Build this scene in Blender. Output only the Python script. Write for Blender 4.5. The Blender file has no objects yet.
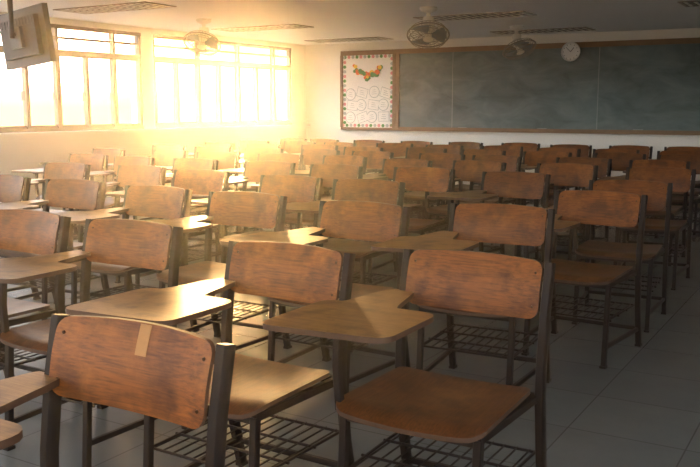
import bpy, bmesh, math, random
from mathutils import Vector, Matrix
random.seed(7)
S=bpy.context.scene
COL=S.collection

# ------------------------------------------------------------ materials
def srgb(r,g,b):
    f=lambda c:(c/255/12.92) if c/255<=0.04045 else ((c/255+0.055)/1.055)**2.4
    return (f(r),f(g),f(b),1)
def mat(name,col,rough=0.5,metal=0.0,noise=0.0,nscale=8,bump=0.0,spec=0.5):
    m=bpy.data.materials.new(name); m.use_nodes=True
    nt=m.node_tree; b=nt.nodes['Principled BSDF']
    b.inputs['Base Color'].default_value=col
    b.inputs['Roughness'].default_value=rough
    b.inputs['Metallic'].default_value=metal
    b.inputs['Specular IOR Level'].default_value=spec
    tc=nt.nodes.new('ShaderNodeTexCoord')
    n=nt.nodes.new('ShaderNodeTexNoise'); n.inputs['Scale'].default_value=nscale; n.inputs['Detail'].default_value=5
    nt.links.new(tc.outputs['Object'],n.inputs['Vector'])
    mx=nt.nodes.new('ShaderNodeMix'); mx.data_type='RGBA'
    k=1-noise
    mx.inputs[6].default_value=(col[0]*k,col[1]*k,col[2]*k,1)
    mx.inputs[7].default_value=(min(1,col[0]*(1+noise)),min(1,col[1]*(1+noise)),min(1,col[2]*(1+noise)),1)
    nt.links.new(n.outputs['Fac'],mx.inputs[0]); nt.links.new(mx.outputs[2],b.inputs['Base Color'])
    return m
def wood(name,c1,c2,rough=0.35,axis='X',wear=None,spec=.35):
    m=bpy.data.materials.new(name); m.use_nodes=True
    nt=m.node_tree; b=nt.nodes['Principled BSDF']; L=nt.links.new
    b.inputs['Specular IOR Level'].default_value=spec
    tc=nt.nodes.new('ShaderNodeTexCoord'); oi=nt.nodes.new('ShaderNodeObjectInfo')
    cb=nt.nodes.new('ShaderNodeVectorMath'); cb.operation='MULTIPLY_ADD'
    L(oi.outputs['Random'],cb.inputs[0]); cb.inputs[1].default_value=(7,13,5); L(tc.outputs['Object'],cb.inputs[2])
    mp=nt.nodes.new('ShaderNodeMapping'); L(cb.outputs[0],mp.inputs['Vector'])
    mp.inputs['Scale'].default_value=(4,110,110) if axis=='X' else (110,4,110)
    n=nt.nodes.new('ShaderNodeTexNoise'); n.inputs['Scale'].default_value=1.6; n.inputs['Detail'].default_value=8; n.inputs['Roughness'].default_value=.6; n.inputs['Distortion'].default_value=0.25
    L(mp.outputs[0],n.inputs['Vector'])
    r=nt.nodes.new('ShaderNodeValToRGB'); r.color_ramp.elements[0].position=0.33; r.color_ramp.elements[1].position=0.67
    r.color_ramp.elements[0].color=c1; r.color_ramp.elements[1].color=c2
    L(n.outputs['Fac'],r.inputs[0])
    n2=nt.nodes.new('ShaderNodeTexNoise'); n2.inputs['Scale'].default_value=6.5; n2.inputs['Detail'].default_value=8; n2.inputs['Roughness'].default_value=.7
    L(cb.outputs[0],n2.inputs['Vector'])
    r2=nt.nodes.new('ShaderNodeValToRGB'); r2.color_ramp.elements[0].position=0.5; r2.color_ramp.elements[1].position=0.7
    r2.color_ramp.elements[0].color=(0,0,0,1); r2.color_ramp.elements[1].color=(0.7,0.7,0.7,1)
    L(n2.outputs['Fac'],r2.inputs[0])
    mx=nt.nodes.new('ShaderNodeMix'); mx.data_type='RGBA'
    L(r2.outputs[0],mx.inputs[0]); L(r.outputs[0],mx.inputs[6]); mx.inputs[7].default_value=wear or c2
    n3=nt.nodes.new('ShaderNodeTexNoise'); n3.inputs['Scale'].default_value=11; n3.inputs['Detail'].default_value=7
    L(cb.outputs[0],n3.inputs['Vector'])
    r3=nt.nodes.new('ShaderNodeValToRGB'); r3.color_ramp.elements[0].position=0.33; r3.color_ramp.elements[1].position=0.52
    r3.color_ramp.elements[0].color=(.5,.45,.4,1); r3.color_ramp.elements[1].color=(1,1,1,1)
    L(n3.outputs['Fac'],r3.inputs[0])
    mg=nt.nodes.new('ShaderNodeMix'); mg.data_type='RGBA'; mg.blend_type='MULTIPLY'; mg.inputs[0].default_value=1
    L(mx.outputs[2],mg.inputs[6]); L(r3.outputs[0],mg.inputs[7])
    hs=nt.nodes.new('ShaderNodeHueSaturation'); L(mg.outputs[2],hs.inputs['Color'])
    mr=nt.nodes.new('ShaderNodeMapRange'); mr.inputs[3].default_value=0.72; mr.inputs[4].default_value=1.3
    L(oi.outputs['Random'],mr.inputs[0]); L(mr.outputs[0],hs.inputs['Value'])
    L(hs.outputs[0],b.inputs['Base Color'])
    ro=nt.nodes.new('ShaderNodeMapRange'); ro.inputs[3].default_value=rough-0.06; ro.inputs[4].default_value=rough+0.16
    L(n2.outputs['Fac'],ro.inputs[0]); L(ro.outputs[0],b.inputs['Roughness'])
    return m

M_back=wood('varnished_plywood_back',srgb(84,44,12),srgb(126,72,22),0.42,'X',srgb(142,90,36),.25)
M_seat=wood('varnished_plywood_seat',srgb(66,36,16),srgb(98,58,27),0.36,'Y',srgb(124,84,46))
M_tab =wood('tablet_plywood',srgb(112,76,38),srgb(142,102,56),0.38,'X',srgb(160,124,76))
M_metal=mat('dark_painted_steel',srgb(22,14,11),0.55,0.0,0.25,30,spec=.2)
M_rivet=mat('rivet_steel',srgb(70,48,30),0.35,0.8)
M_edge=mat('plywood_edge',srgb(62,38,20),0.6,0,0.3,60)

# ------------------------------------------------------------ mesh helpers
def box(bm,c,s,mi=0,rot=None):
    c=Vector(c); hx,hy,hz=[v/2 for v in s]
    R=rot or Matrix.Identity(3)
    vs=[bm.verts.new(c+R@Vector((x*hx,y*hy,z*hz))) for z in(-1,1) for y in(-1,1) for x in(-1,1)]
    for f in((0,2,3,1),(4,5,7,6),(0,1,5,4),(2,6,7,3),(0,4,6,2),(1,3,7,5)):
        fa=bm.faces.new([vs[i] for i in f]); fa.material_index=mi
def bar(bm,pts,w,d,mi=0):
    pts=[Vector(p) for p in pts]; rings=[]
    for i,p in enumerate(pts):
        t=((pts[min(i+1,len(pts)-1)]-pts[max(i-1,0)])).normalized()
        ref=Vector((1,0,0)) if abs(t.x)<0.8 else Vector((0,1,0))
        b=(ref-t*ref.dot(t)).normalized(); a=t.cross(b).normalized()
        ch=0.22
        prof=[(1,1-ch),(1-ch,1),(-1+ch,1),(-1,1-ch),(-1,-1+ch),(-1+ch,-1),(1-ch,-1),(1,-1+ch)]
        rings.append([bm.verts.new(p+b*w/2*x+a*d/2*y) for x,y in prof])
    for r0,r1 in zip(rings,rings[1:]):
        for k in range(8):
            f=bm.faces.new((r0[k],r0[(k+1)%8],r1[(k+1)%8],r1[k])); f.material_index=mi
    for r in(rings[0],rings[-1]):
        f=bm.faces.new(r); f.material_index=mi
def rod(bm,a,b,r,mi=0,n=6,r2=None):
    a=Vector(a);b=Vector(b);t=(b-a).normalized()
    ref=Vector((0,0,1)) if abs(t.z)<0.9 else Vector((1,0,0))
    u=t.cross(ref).normalized(); v=t.cross(u); r2=r if r2 is None else r2
    A=[];B=[]
    for k in range(n):
        q=2*math.pi*k/n; o=u*math.cos(q)+v*math.sin(q)
        A.append(bm.verts.new(a+o*r)); B.append(bm.verts.new(b+o*r2))
    for k in range(n):
        f=bm.faces.new((A[k],A[(k+1)%n],B[(k+1)%n],B[k])); f.material_index=mi; f.smooth=n>6
    for R in(A,B):
        f=bm.faces.new(R); f.material_index=mi
def lathe(bm,prof,mi=0,n=28,M=None):
    M=M or Matrix.Identity(4); rings=[]
    for r,z in prof:
        rings.append([bm.verts.new(M@Vector((max(r,1e-4)*math.cos(2*math.pi*k/n),max(r,1e-4)*math.sin(2*math.pi*k/n),z))) for k in range(n)])
    for a,b in zip(rings,rings[1:]):
        for k in range(n):
            f=bm.faces.new((a[k],a[(k+1)%n],b[(k+1)%n],b[k])); f.material_index=mi; f.smooth=True
def ring(bm,R,r,z,mi=0,M=None,n=32,m=6):
    M=M or Matrix.Identity(4); rs=[]
    for i in range(n):
        a=2*math.pi*i/n
        rs.append([bm.verts.new(M@Vector(((R+r*math.cos(2*math.pi*j/m))*math.cos(a),(R+r*math.cos(2*math.pi*j/m))*math.sin(a),z+r*math.sin(2*math.pi*j/m)))) for j in range(m)])
    for i in range(n):
        A=rs[i];B=rs[(i+1)%n]
        for j in range(m):
            f=bm.faces.new((A[j],A[(j+1)%m],B[(j+1)%m],B[j])); f.material_index=mi; f.smooth=True
def slab(bm,us,lo,hi,nv,top,off,mi=0,me=None):
    me=mi if me is None else me
    T=[];B=[]
    for u in us:
        l,h=lo(u),hi(u); ct=[];cb=[]
        for j in range(nv+1):
            v=l+(h-l)*j/nv; p=Vector(top(u,v)); ct.append(bm.verts.new(p)); cb.append(bm.verts.new(p+Vector(off(u,v))))
        T.append(ct);B.append(cb)
    n=len(us)
    for i in range(n-1):
        for j in range(nv):
            f=bm.faces.new((T[i][j],T[i+1][j],T[i+1][j+1],T[i][j+1])); f.material_index=mi; f.smooth=True
            f=bm.faces.new((B[i][j],B[i][j+1],B[i+1][j+1],B[i+1][j])); f.material_index=mi; f.smooth=True
        for j in(0,nv):
            f=bm.faces.new((T[i][j],B[i][j],B[i+1][j],T[i+1][j])); f.material_index=me
    for i in(0,n-1):
        for j in range(nv):
            f=bm.faces.new((T[i][j],T[i][j+1],B[i][j+1],B[i][j])); f.material_index=me
def finish(bm,name,mats,loc=(0,0,0),rz=0,parent=None,sharp=True):
    bmesh.ops.recalc_face_normals(bm,faces=bm.faces)
    me=bpy.data.meshes.new(name); bm.to_mesh(me); bm.free()
    for m in mats: me.materials.append(m)
    if sharp:
        try: me.set_sharp_from_angle(angle=math.radians(40))
        except Exception: pass
    o=bpy.data.objects.new(name,me); COL.objects.link(o); o.location=loc; o.rotation_euler[2]=rz
    if parent: o.parent=parent
    return o
def cospace(a,b,n):
    return [a+(b-a)*(0.5-0.5*math.cos(math.pi*i/n)) for i in range(n+1)]

# ------------------------------------------------------------ chair (faces -Y, origin on floor under the backrest)
PW=.2205
def plank_y(u,v): return -.006+.028*(1-(u/PW)**2)+(v-.64)*.24-.008*math.sin(max(0,min(1,(v-.65)/.175))*math.pi)
def chair_mesh():
    bm=bmesh.new()
    ME,BK,SE,TB,RV,ED=0,1,2,3,4,5
    for sx in(-1,1):
        bar(bm,[(sx*.236,.075,0),(sx*.236,.03,.2),(sx*.236,.0,.42),(sx*.236,.004,.52),(sx*.236,.025,.68),(sx*.236,.055,.82)],.026,.036,ME)
        bar(bm,[(sx*.205,-.43,0),(sx*.205,-.40,.415)],.024,.026,ME)
        bar(bm,[(sx*.222,.0,.415),(sx*.205,-.41,.415)],.022,.026,ME)
        bar(bm,[(sx*.236,.058,.10),(sx*.205,-.423,.10)],.016,.02,ME)
        box(bm,(sx*.236,.075,.006),(.03,.04,.012),ME); box(bm,(sx*.205,-.43,.006),(.03,.034,.012),ME)
    bar(bm,[(-.236,.0,.415),(.236,.0,.415)],.022,.024,ME)
    bar(bm,[(-.205,-.40,.405),(.205,-.40,.405)],.022,.024,ME)
    bar(bm,[(-.236,.058,.10),(.236,.058,.10)],.016,.02,ME)
    z=.235
    for y in(.02,-.13,-.27,-.40): rod(bm,(-.225,y,z),(.225,y,z),.0045,ME)
    for i in range(11):
        x=-.2+.04*i; rod(bm,(x,.03,z),(x,-.405,z),.003,ME,5)
    for sx in(-1,1): rod(bm,(sx*.22,.03,z),(sx*.207,-.41,z),.005,ME)
    bar(bm,[(-.222,-.40,.42),(-.232,-.40,.55),(-.236,-.385,.665)],.022,.024,ME)
    bar(bm,[(-.236,-.42,.665),(-.236,.02,.665)],.022,.018,ME)
    bar(bm,[(-.33,-.38,.67),(-.09,-.38,.67)],.02,.012,ME)
    W=PW
    def rr(u,w,r):
        d=abs(u)-(w-r); return 0 if d<=0 else r-math.sqrt(max(0,r*r-d*d))
    us=cospace(-W,W,26)
    slab(bm,us,lambda u:.654-.006*(1-(u/W)**2)+rr(u,W,.035),lambda u:.822+.008*(1-(u/W)**2)-rr(u,W,.026),8,
         lambda u,v:(u,plank_y(u,v),v),lambda u,v:(0,.011,0),BK,ED)
    for sx in(-1,1):
        for zz in(.69,.79):
            yy=plank_y(.2,zz)
            rod(bm,(sx*.2,yy-.002,zz),(sx*.2,yy+.02,zz),.004,RV,8)
            box(bm,(sx*.214,yy+.018,zz),(.045,.008,.024),ME)
    SW=.232
    us=cospace(-SW,SW,22)
    def st(u,v):
        k=(v+.44)/.43
        sc=1-.05*k
        z=.446-.012*math.sin(min(1,max(0,k))*math.pi)*(1-(u/SW)**2)-.014*max(0,(.14-k)/.14)**2+.006*abs(u/SW)**3
        return (u*sc,v,z)
    slab(bm,us,lambda u:-.455+rr(u,SW,.05)+.012*(u/SW)**2,lambda u:-.022-rr(u,SW,.03),12,st,lambda u,v:(0,0,-.013),SE,ED)
    TC,TW=-.19,.193
    def hi(x):
        def ss(a,b,t):
            t=max(0,min(1,(t-a)/(b-a))); return t*t*(3-2*t)
        base=-.22-rr(x-TC,TW,.05)
        bump=ss(-.325,-.275,x)*(1-ss(-.205,-.13,x))
        return base+.24*bump
    def lo(x): return -.56+rr(x-TC,TW,.045)+.02*((x-TC)/TW)
    xs=cospace(TC-TW,-.32,6)[:-1]+[-.325+.0062*i for i in range(32)]+cospace(-.12,TC+TW,9)
    xs=sorted(set(round(x,5) for x in xs))
    slab(bm,xs,lo,hi,6,lambda u,v:(u,v,.692),lambda u,v:(0,0,-.016),TB,ED)
    bmesh.ops.recalc_face_normals(bm,faces=bm.faces)
    me=bpy.data.meshes.new('tablet_arm_chair'); bm.to_mesh(me); bm.free()
    for m in(M_metal,M_back,M_seat,M_tab,M_rivet,M_edge): me.materials.append(m)
    try: me.set_sharp_from_angle(angle=math.radians(40))
    except Exception: pass
    return me
CH=chair_mesh()
chairs=[(-1.285,1.225,0),
(-1.02,2.42,0),(-1.62,2.26,-1),(-2.5,2.43,1),(-3.13,2.44,-2),
(-1.44,3.74,3),(-2.05,3.5,-2),(-2.82,3.59,1),(-3.49,3.62,-1),(-4.25,3.69,2),(-4.95,3.7,0),
(-1.22,4.62,-3),(-2.67,4.64,2),(-3.28,4.66,-2),(-4.14,4.76,1),(-4.85,4.88,-1),(-5.6,4.8,2),
(-1.24,5.42,4),(-2.1,5.72,-2),(-2.86,5.82,1),(-3.6,5.75,-3),(-4.3,5.82,2),(-5.1,5.8,0),(-5.8,5.75,-2),(-6.5,5.85,2)]
for Y,xs in ((6.8,(-1.3,-2.02,-2.78,-3.45,-4.2,-4.88,-5.65,-6.35,-7.1)),(7.75,(-1.55,-2.2,-2.95,-3.62,-4.4,-5.1,-5.8,-6.5,-7.15)),
             (8.65,(-1.45,-2.12,-2.85,-3.55,-4.3,-4.98,-5.72,-6.42,-7.12)),(9.55,(-1.6,-2.3,-3.0,-3.7,-4.42,-5.12,-5.82,-6.5,-7.18)),
             (10.45,(-1.75,-2.42,-3.1,-3.82,-4.5,-5.2,-5.9,-6.6,-7.2))):
    for x in xs: chairs.append((x+random.uniform(-.05,.05),Y+random.uniform(-.12,.12),random.uniform(-7,7)))
for x,y,a in chairs:
    o=bpy.data.objects.new('tablet_arm_chair',CH); COL.objects.link(o); o.location=(x,y,0); o.rotation_euler[2]=math.radians(a)

# ------------------------------------------------------------ room shell
XL,XR,YB,YF,ZC=-7.9,1.5,11.8,-1.6,2.27
M_wall=mat('cream_wall_paint',srgb(242,238,228),0.7,0,0.03,3)
M_ceil=mat('ceiling_paint',srgb(245,245,243),0.5,0,0.03,2)
mf=bpy.data.materials.new('polished_floor_tiles'); mf.use_nodes=True; nt=mf.node_tree; b=nt.nodes['Principled BSDF']; L=nt.links.new
tc=nt.nodes.new('ShaderNodeTexCoord'); br=nt.nodes.new('ShaderNodeTexBrick'); br.offset=0
br.inputs['Scale'].default_value=1; br.inputs['Brick Width'].default_value=.45; br.inputs['Row Height'].default_value=.45
br.inputs['Mortar Size'].default_value=.003; br.inputs['Color1'].default_value=srgb(114,119,119); br.inputs['Color2'].default_value=srgb(122,127,126); br.inputs['Mortar'].default_value=srgb(90,92,91)
L(tc.outputs['Object'],br.inputs['Vector'])
n=nt.nodes.new('ShaderNodeTexNoise'); n.inputs['Scale'].default_value=5; n.inputs['Detail'].default_value=10; n.inputs['Roughness'].default_value=.7; L(tc.outputs['Object'],n.inputs['Vector'])
mx=nt.nodes.new('ShaderNodeMix'); mx.data_type='RGBA'; mx.blend_type='MULTIPLY'; mx.inputs[0].default_value=.3
L(br.outputs['Color'],mx.inputs[6]); L(n.outputs['Fac'],mx.inputs[7]); L(mx.outputs[2],b.inputs['Base Color'])
b.inputs['Roughness'].default_value=.27

def simple(name,c,s,m,parent=None):
    bm=bmesh.new(); box(bm,(0,0,0),s); return finish(bm,name,[m],c,sharp=False,parent=parent)
cx,cy=(XL+XR)/2,(YB+YF)/2; sx,sy=XR-XL+.4,YB-YF+.4
floor=simple('floor',(cx,cy,-.05),(sx,sy,.1),mf)
simple('ceiling',(cx,cy,ZC+.05),(sx,sy,.1),M_ceil)
simple('wall_back',(cx,YB+.1,ZC/2),(sx,.2,ZC),M_wall)
SILL,HEAD,TR=1.0,2.2,1.9
bays=[(-1.3,1.78),(1.95,4.87),(5.05,8.1),(8.31,11.4)]
rbays=[(-1.3,1.78)]
fill_bays=[(-7.6,-4.7),(-4.5,-1.7),(-1.5,1.2)]  # unseen openings behind the camera, added to bring sky fill onto the chair fronts
M_frame=mat('window_frame_paint',srgb(78,62,46),0.5,0,0.1,10)
def windowed_wall(name,t0,t1,bs,P):
    bm=bmesh.new()
    def bx(a,b_,z0,z1):
        p=Vector(P(a,0,z0)); q=Vector(P(b_,.2,z1)); box(bm,(p+q)/2,[abs(v) for v in(q-p)])
    bx(t0,t1,0,SILL); bx(t0,t1,HEAD,ZC)
    ys=[t0]+[v for b_ in bs for v in b_]+[t1]
    for a,b_ in zip(ys[::2],ys[1::2]): bx(a,b_,SILL,HEAD)
    finish(bm,name,[M_wall],sharp=False)
WN=[0]
def window(a,b_,P):
    WN[0]+=1; bm=bmesh.new()
    def bx(t0,t1,d0,d1,z0,z1):
        p=Vector(P(t0,d0,z0)); q=Vector(P(t1,d1,z1)); box(bm,(p+q)/2,[abs(v) for v in(q-p)])
    bx(a,b_,0,.08,SILL,SILL+.04); bx(a,b_,0,.08,HEAD-.04,HEAD)
    bx(a,b_,.005,.075,TR-.024,TR+.024); bx(a,b_,.015,.065,2.045,2.07)
    for k in range(8):
        y=a+.02+(b_-a-.04)*k/7; w=.022 if k%2 else .03
        bx(y-w,y+w,.01,.07,SILL,TR)
        if k%2==0 or k==7: bx(y-.02,y+.02,.01,.07,TR,HEAD)
    bx(a,b_,.025,.055,SILL+.04,SILL+.075); bx(a,b_,.025,.055,TR-.05,TR-.02)
    for k in range(7):
        y=a+.02+(b_-a-.04)*(k+.85)/7; bx(y-.008,y+.008,-.01,.03,1.35,1.45)
    finish(bm,'window_%d'%WN[0],[M_frame],sharp=False)
PL=lambda t,d,z:(XL-d,t,z); PR=lambda t,d,z:(XR+d,t,z); PF=lambda t,d,z:(t,YF-d,z)
windowed_wall('wall_left',YF,YB,bays,PL); windowed_wall('wall_right',YF,YB,rbays,PR); windowed_wall('wall_front',XL-.2,XR+.2,fill_bays,PF)
for P,bs in((PL,bays),(PR,rbays),(PF,fill_bays)):
    for a,b_ in bs: window(a,b_,P)  # front-wall ones are added for fill light
simple('trim_1',(XL+.05,cy,SILL-.012),(.12,YB-YF-.1,.035),M_wall)
M_bb=mat('baseboard_paint',srgb(96,78,62),0.5,0,0.1)
simple('baseboard_back',(cx,YB-.008,.05),(XR-XL,.016,.1),M_bb)
simple('baseboard_left',(XL+.008,cy,.05),(.016,YB-YF-.04,.1),M_bb)

# ------------------------------------------------------------ chalkboard
def chalk():
    m=bpy.data.materials.new('green_chalkboard'); m.use_nodes=True; nt=m.node_tree; b=nt.nodes['Principled BSDF']; L=nt.links.new
    tc=nt.nodes.new('ShaderNodeTexCoord'); mp=nt.nodes.new('ShaderNodeMapping'); mp.inputs['Scale'].default_value=(1,1,2.2); mp.inputs['Rotation'].default_value=(0,.5,0)
    n=nt.nodes.new('ShaderNodeTexNoise'); n.inputs['Scale'].default_value=1.7; n.inputs['Detail'].default_value=9; n.inputs['Roughness'].default_value=.65; n.inputs['Distortion'].default_value=.8
    L(tc.outputs['Object'],mp.inputs[0]); L(mp.outputs[0],n.inputs['Vector'])
    r=nt.nodes.new('ShaderNodeValToRGB'); r.color_ramp.elements[0].position=.3; r.color_ramp.elements[1].position=.75
    r.color_ramp.elements[0].color=srgb(68,88,90); r.color_ramp.elements[1].color=srgb(124,142,142)
    L(n.outputs['Fac'],r.inputs[0]); L(r.outputs[0],b.inputs['Base Color']); b.inputs['Roughness'].default_value=.55
    b.inputs['Specular IOR Level'].default_value=.3
    return m
M_chalk=chalk()
M_trim=mat('board_wood_trim',srgb(126,92,54),0.45,0,0.25,14)
M_seam=mat('board_seam',srgb(140,150,147),0.5)
YW=YB-.004
B0,B1,BZ0,BZ1=-6.16,-.4,.965,2.08
bm=bmesh.new(); y=YW-.02
box(bm,((B0+B1)/2,y,(BZ0+BZ1)/2),(B1-B0,.04,BZ1-BZ0),0)
for x in(B0-.03,B1+.03): box(bm,(x,YW-.03,(BZ0+BZ1)/2),(.06,.06,BZ1-BZ0),1)
box(bm,((B0+B1)/2,YW-.032,BZ1+.03),(B1-B0+.12,.064,.07),1)
box(bm,((B0+B1)/2,YW-.05,BZ0-.02),(B1-B0+.12,.10,.04),1)
box(bm,((B0+B1)/2,YW-.096,BZ0+.005),(B1-B0+.12,.012,.02),1)
for x in(-5.28,-3.15,-1.6): box(bm,(x,YW-.042,(BZ0+BZ1)/2),(.012,.006,BZ1-BZ0),2)
for x in(-5.1,-3.9,-2.6): box(bm,(x,YW-.07,BZ0+.012),(.12,.035,.024),2)
finish(bm,'chalkboard',[M_chalk,M_trim,M_seam],sharp=False)

M_paper=mat('white_paper',srgb(240,238,232),0.8,0,0.04,20)
M_pink=mat('pink_border',srgb(215,140,145),0.8,0,0.3,60)
M_gr=mat('green_leaf_paper',srgb(70,140,60),0.7,0,0.3,40)
M_or=mat('orange_flower_paper',srgb(235,110,30),0.7,0,0.2,40)
M_ye=mat('yellow_flower_paper',srgb(245,205,50),0.7)
M_grey=mat('pencil_drawing',srgb(175,180,178),0.8,0,0.3,50)
bm=bmesh.new(); N0,N1=-7.16,-6.26; ym=YW-.02; w=N1-N0; h=BZ1-BZ0; zc=(BZ0+BZ1)/2
box(bm,((N0+N1)/2,ym,zc),(w,.04,h),0)
for x in(N0-.025,N1+.01): box(bm,(x,YW-.03,zc),(.045,.06,h),1)
box(bm,((N0+N1)/2,YW-.03,BZ1+.03),(w+.075,.06,.07),1); box(bm,((N0+N1)/2,YW-.03,BZ0-.02),(w+.075,.06,.04),1)
rnd=random.Random(3)
for i in range(56):
    t=i/56*2*(w+h)
    if t<w: p=(N0+t,BZ0+.03)
    elif t<w+h: p=(N1-.03,BZ0+t-w)
    elif t<2*w+h: p=(N1-(t-w-h),BZ1-.03)
    else: p=(N0+.03,BZ1-(t-2*w-h))
    rod(bm,(p[0],YW-.04,p[1]),(p[0],YW-.047,p[1]),.026,(2,3,6)[i%3],10)
for r_ in range(3):
    for c_ in range(4):
        x=N0+.15+c_*.2+rnd.uniform(-.03,.03); zz=BZ0+.15+r_*.19+rnd.uniform(-.02,.02)
        R=Matrix.Rotation(rnd.uniform(-.35,.35),3,'Y')
        if (r_+c_)%2: box(bm,(x,YW-.0415,zz),(.19,.003,.15),6,R); box(bm,(x,YW-.0445,zz),(.175,.003,.135),0,R)
        else:
            rod(bm,(x,YW-.04,zz),(x,YW-.043,zz),.093,6,18); rod(bm,(x,YW-.043,zz),(x,YW-.046,zz),.083,0,18)
        for q in range(3): box(bm,(x,YW-.047,zz-.03+q*.03),(.09-.015*q,.003,.006),6,R)
for i in range(34):
    a=i/33; x=N0+.2+a*.48; zz=BZ1-.2-.13*math.sin(a*math.pi)+rnd.uniform(-.05,.05)
    rod(bm,(x,YW-.04,zz),(x,YW-.052-.004*(i%3),zz),rnd.uniform(.022,.042),(4,3,5,3,4)[i%5],7)
finish(bm,'bulletin_board',[M_paper,M_trim,M_pink,M_gr,M_or,M_ye,M_grey],sharp=False)

M_white=mat('white_plastic',srgb(240,240,236),0.35)
M_blk=mat('black_plastic',srgb(34,33,34),0.4)
bm=bmesh.new()
MX=Matrix.Translation((-3.53,YW-.066,2.02))@Matrix.Rotation(math.radians(90),4,'X')
lathe(bm,[(.0,0),(.125,0),(.13,.012),(.13,.03),(.123,.038),(.115,.03),(.113,.022),(.0,.022)],0,36,MX)
for k in range(12):
    a=k*math.pi/6; box(bm,MX@Vector((.098*math.sin(a),.098*math.cos(a),.024)),(.006,.003,.016),1,Matrix.Rotation(a,3,'Y'))
box(bm,MX@Vector((.02,.025,.026)),(.008,.003,.07),1,Matrix.Rotation(.67,3,'Y'))
box(bm,MX@Vector((-.03,.03,.028)),(.005,.003,.095),1,Matrix.Rotation(-.78,3,'Y'))
finish(bm,'wall_clock',[M_white,M_blk])

# ------------------------------------------------------------ ceiling louvre lights
M_louv=mat('aluminium_louvre',srgb(140,130,115),0.35,0.4,0.1,20)
M_dark=mat('fixture_interior',srgb(50,44,38),0.6)
M_tube=mat('louvre_slat',srgb(215,212,200),0.3)
def fixture(x,y):
    bm=bmesh.new(); l,w=1.25,.42
    box(bm,(0,0,-.003),(l,w,.006),1)
    for s in(-1,1):
        box(bm,(0,s*w/2,-.006),(l+.03,.016,.010),0); box(bm,(s*l/2,0,-.006),(.02,w,.010),0)
    box(bm,(0,0,-.007),(l,.012,.008),0)
    for k in range(14): box(bm,(-l/2+l*(k+.5)/14,0,-.0075),(.03,w,.004),2)
    finish(bm,'ceiling_light_fixture',[M_louv,M_dark,M_tube],(x,y,ZC),sharp=False)
for p in((-6.6,6.4),(-6.65,8.95),(-6.7,11.15),(-3.8,6.3),(-3.8,9.0),(-3.75,11.15),(-6.6,3.8),(-3.8,3.6),(-1.0,6.3),(-1.0,9.0),(-1.0,3.6)): fixture(*p)

# ------------------------------------------------------------ orbit fans
M_fan=mat('fan_enamel',srgb(225,220,208),0.35,0,0.03)
M_wire=mat('fan_cage_wire',srgb(130,124,112),0.4,0.2)
M_blade=mat('fan_blade',srgb(110,122,130),0.3)
def fan(x,y,az,tilt):
    bm=bmesh.new()
    lathe(bm,[(.0,0),(.085,0),(.09,-.015),(.075,-.04),(.03,-.055),(.022,-.06),(.022,-.09),(.05,-.095),(.06,-.12),(.055,-.15),(.0,-.16)],0,24)
    M=Matrix.Translation((0,0,-.17))@Matrix.Rotation(az,4,'Z')@Matrix.Rotation(tilt,4,'X')@Matrix.Translation((0,0,-.05))
    rod(bm,(0,0,-.15),M@Vector((0,0,.0)),.02,0,10)
    lathe(bm,[(.0,.06),(.05,.055),(.066,.03),(.066,-.01),(.05,-.03),(.0,-.032)],0,24,M)
    for zz,R in((-.03,.10),(-.035,.185),(-.075,.208),(-.115,.185),(-.125,.10)): ring(bm,R,.0035 if zz!=-.075 else .008,zz,1,M,36,5)
    for k in range(30):
        a=2*math.pi*k/30; c,s=math.cos(a),math.sin(a)
        P=[M@Vector((c*r,s*r,z)) for r,z in((.05,-.025),(.185,-.035),(.208,-.075),(.185,-.115),(.05,-.127))]
        for p,q in zip(P,P[1:]): rod(bm,p,q,.0018,1,4)
    lathe(bm,[(.0,-.135),(.04,-.133),(.052,-.126),(.0,-.12)],0,20,M)
    lathe(bm,[(.0,-.1),(.035,-.1),(.035,-.05),(.0,-.05)],0,16,M)
    for k in range(3):
        a0=k*2*math.pi/3
        def tp(u,v,a0=a0):
            aa=a0+v; return M@Vector((math.cos(aa)*u,math.sin(aa)*u,-.078-.03*(v)))
        slab(bm,[.03,.07,.11,.15,.172,.183],lambda u:-.25-.35*min(1,u/.1),lambda u:.25+.35*min(1,u/.1),6,tp,lambda u,v:(0,0,.003),2)
    finish(bm,'ceiling_fan',[M_fan,M_wire,M_blade],(x,y,ZC))
fan(-3.87,8.0,math.radians(25),math.radians(-30)); fan(-6.58,7.75,math.radians(20),math.radians(-32)); fan(-3.82,10.4,math.radians(60),math.radians(-28))

# ------------------------------------------------------------ hanging television (seen from behind)
M_scr=mat('tv_screen',srgb(40,42,46),0.2)
M_casing=mat('tv_back_casing',srgb(30,24,22),0.5,0,0.1)
tv=bpy.data.objects.new('ceiling_mounted_television',None); COL.objects.link(tv); tv.location=(-5.0,4.03,0)
bm=bmesh.new()
box(bm,(0,0,0),(.60,.04,.38),0); box(bm,(0,-.022,.004),(.56,.006,.33),1); box(bm,(0,.035,0),(.46,.04,.26),2); box(bm,(0,.065,0),(.14,.03,.14),0)
for k in range(11): box(bm,(-.2+.04*k,.056,.1),(.012,.004,.05),0)
o=finish(bm,'screen_panel',[M_blk,M_scr,M_casing],(0,0,1.75),sharp=False,parent=tv); o.rotation_euler=(math.radians(-5),math.radians(4),math.radians(170))
bm=bmesh.new(); rod(bm,(0,0,ZC),(0,0,1.74),.018,0,12); box(bm,(0,0,ZC-.008),(.12,.12,.016),0); rod(bm,(0,0,1.77),(.01,.06,1.765),.016,0,10)
finish(bm,'ceiling_pole',[M_blk],(-.02,-.10,0),parent=tv)

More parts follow.
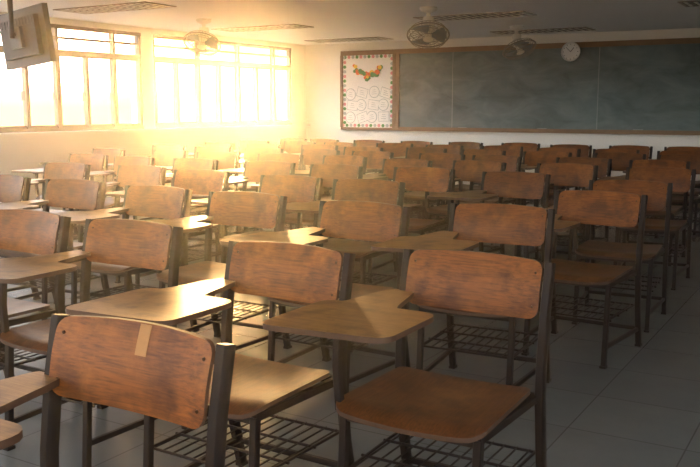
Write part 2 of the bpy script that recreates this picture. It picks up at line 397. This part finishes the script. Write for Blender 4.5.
M_tape=mat('masking_tape',srgb(146,102,50),0.6,0,0.15,60)
bm=bmesh.new()
slab(bm,[-.012+.008*i for i in range(5)],lambda u:.765,lambda u:.827,4,
     lambda u,v:(u+.01,plank_y(u+.01,v)-.0015,v),lambda u,v:(0,.001,0),0)
finish(bm,'tape_strip',[M_tape],(-1.285,1.225,0))

# ------------------------------------------------------------ added room-wide scatter volume; its haze imitates the glow around the windows
mh=bpy.data.materials.new('glow_haze'); mh.use_nodes=True; nt=mh.node_tree
nt.nodes.remove(nt.nodes['Principled BSDF']); vs=nt.nodes.new('ShaderNodeVolumeScatter')
vs.inputs['Color'].default_value=(1,.93,.82,1); vs.inputs['Density'].default_value=.0088; vs.inputs['Anisotropy'].default_value=.86
nt.links.new(vs.outputs[0],nt.nodes['Material Output'].inputs['Volume'])
simple('glow_haze',(0,0,ZC/2+.05),(XR-XL-.02,YB-YF-.02,ZC-.01),mh,parent=floor)

# ------------------------------------------------------------ world + lights
sd=Vector((-.60,.80,.10)).normalized()
w=bpy.data.worlds.new('World'); S.world=w; w.use_nodes=True; nt=w.node_tree; L=nt.links.new
bg=nt.nodes['Background']; tc=nt.nodes.new('ShaderNodeTexCoord')
sep=nt.nodes.new('ShaderNodeSeparateXYZ'); L(tc.outputs['Generated'],sep.inputs[0])
rp=nt.nodes.new('ShaderNodeValToRGB'); mr=nt.nodes.new('ShaderNodeMapRange'); mr.inputs[1].default_value=-.1; mr.inputs[2].default_value=.4
L(sep.outputs[2],mr.inputs[0]); L(mr.outputs[0],rp.inputs[0])
e=rp.color_ramp.elements; e[0].position=.2; e[0].color=(.075,.075,.07,1); e[1].position=1; e[1].color=(.88,.93,1,1)
x=e.new(.225); x.color=(.11,.11,.105,1); x=e.new(.27); x.color=(.92,.9,.86,1); x=e.new(.5); x.color=(.97,.98,.98,1)
dt=nt.nodes.new('ShaderNodeVectorMath'); dt.operation='DOT_PRODUCT'; L(tc.outputs['Generated'],dt.inputs[0]); dt.inputs[1].default_value=sd
mxm=nt.nodes.new('ShaderNodeMath'); mxm.operation='MAXIMUM'; mxm.inputs[1].default_value=0; L(dt.outputs['Value'],mxm.inputs[0])
pw=nt.nodes.new('ShaderNodeMath'); pw.operation='POWER'; pw.inputs[1].default_value=40; L(mxm.outputs[0],pw.inputs[0])
ad=nt.nodes.new('ShaderNodeMix'); ad.data_type='RGBA'; L(pw.outputs[0],ad.inputs[0]); L(rp.outputs[0],ad.inputs[6]); ad.inputs[7].default_value=(1.3,.45,.03,1)
L(ad.outputs[2],bg.inputs['Color']); bg.inputs['Strength'].default_value=8.5
sl=bpy.data.lights.new('sun','SUN'); sl.energy=17; sl.color=(1,.58,.22); sl.angle=math.radians(12)
so=bpy.data.objects.new('sun',sl); COL.objects.link(so); so.rotation_euler=sd.to_track_quat('Z','Y').to_euler(); so.location=(-20,25,8)

# ------------------------------------------------------------ camera
c=bpy.data.cameras.new('camera'); co=bpy.data.objects.new('camera',c); COL.objects.link(co)
c.sensor_width=36; c.lens=44.2; co.location=(0,0,1.28); co.rotation_euler=(math.radians(90-8.37),0,math.radians(30.9)); c.clip_start=.05
S.camera=co
S.view_settings.view_transform='Standard'; S.view_settings.exposure=0.4
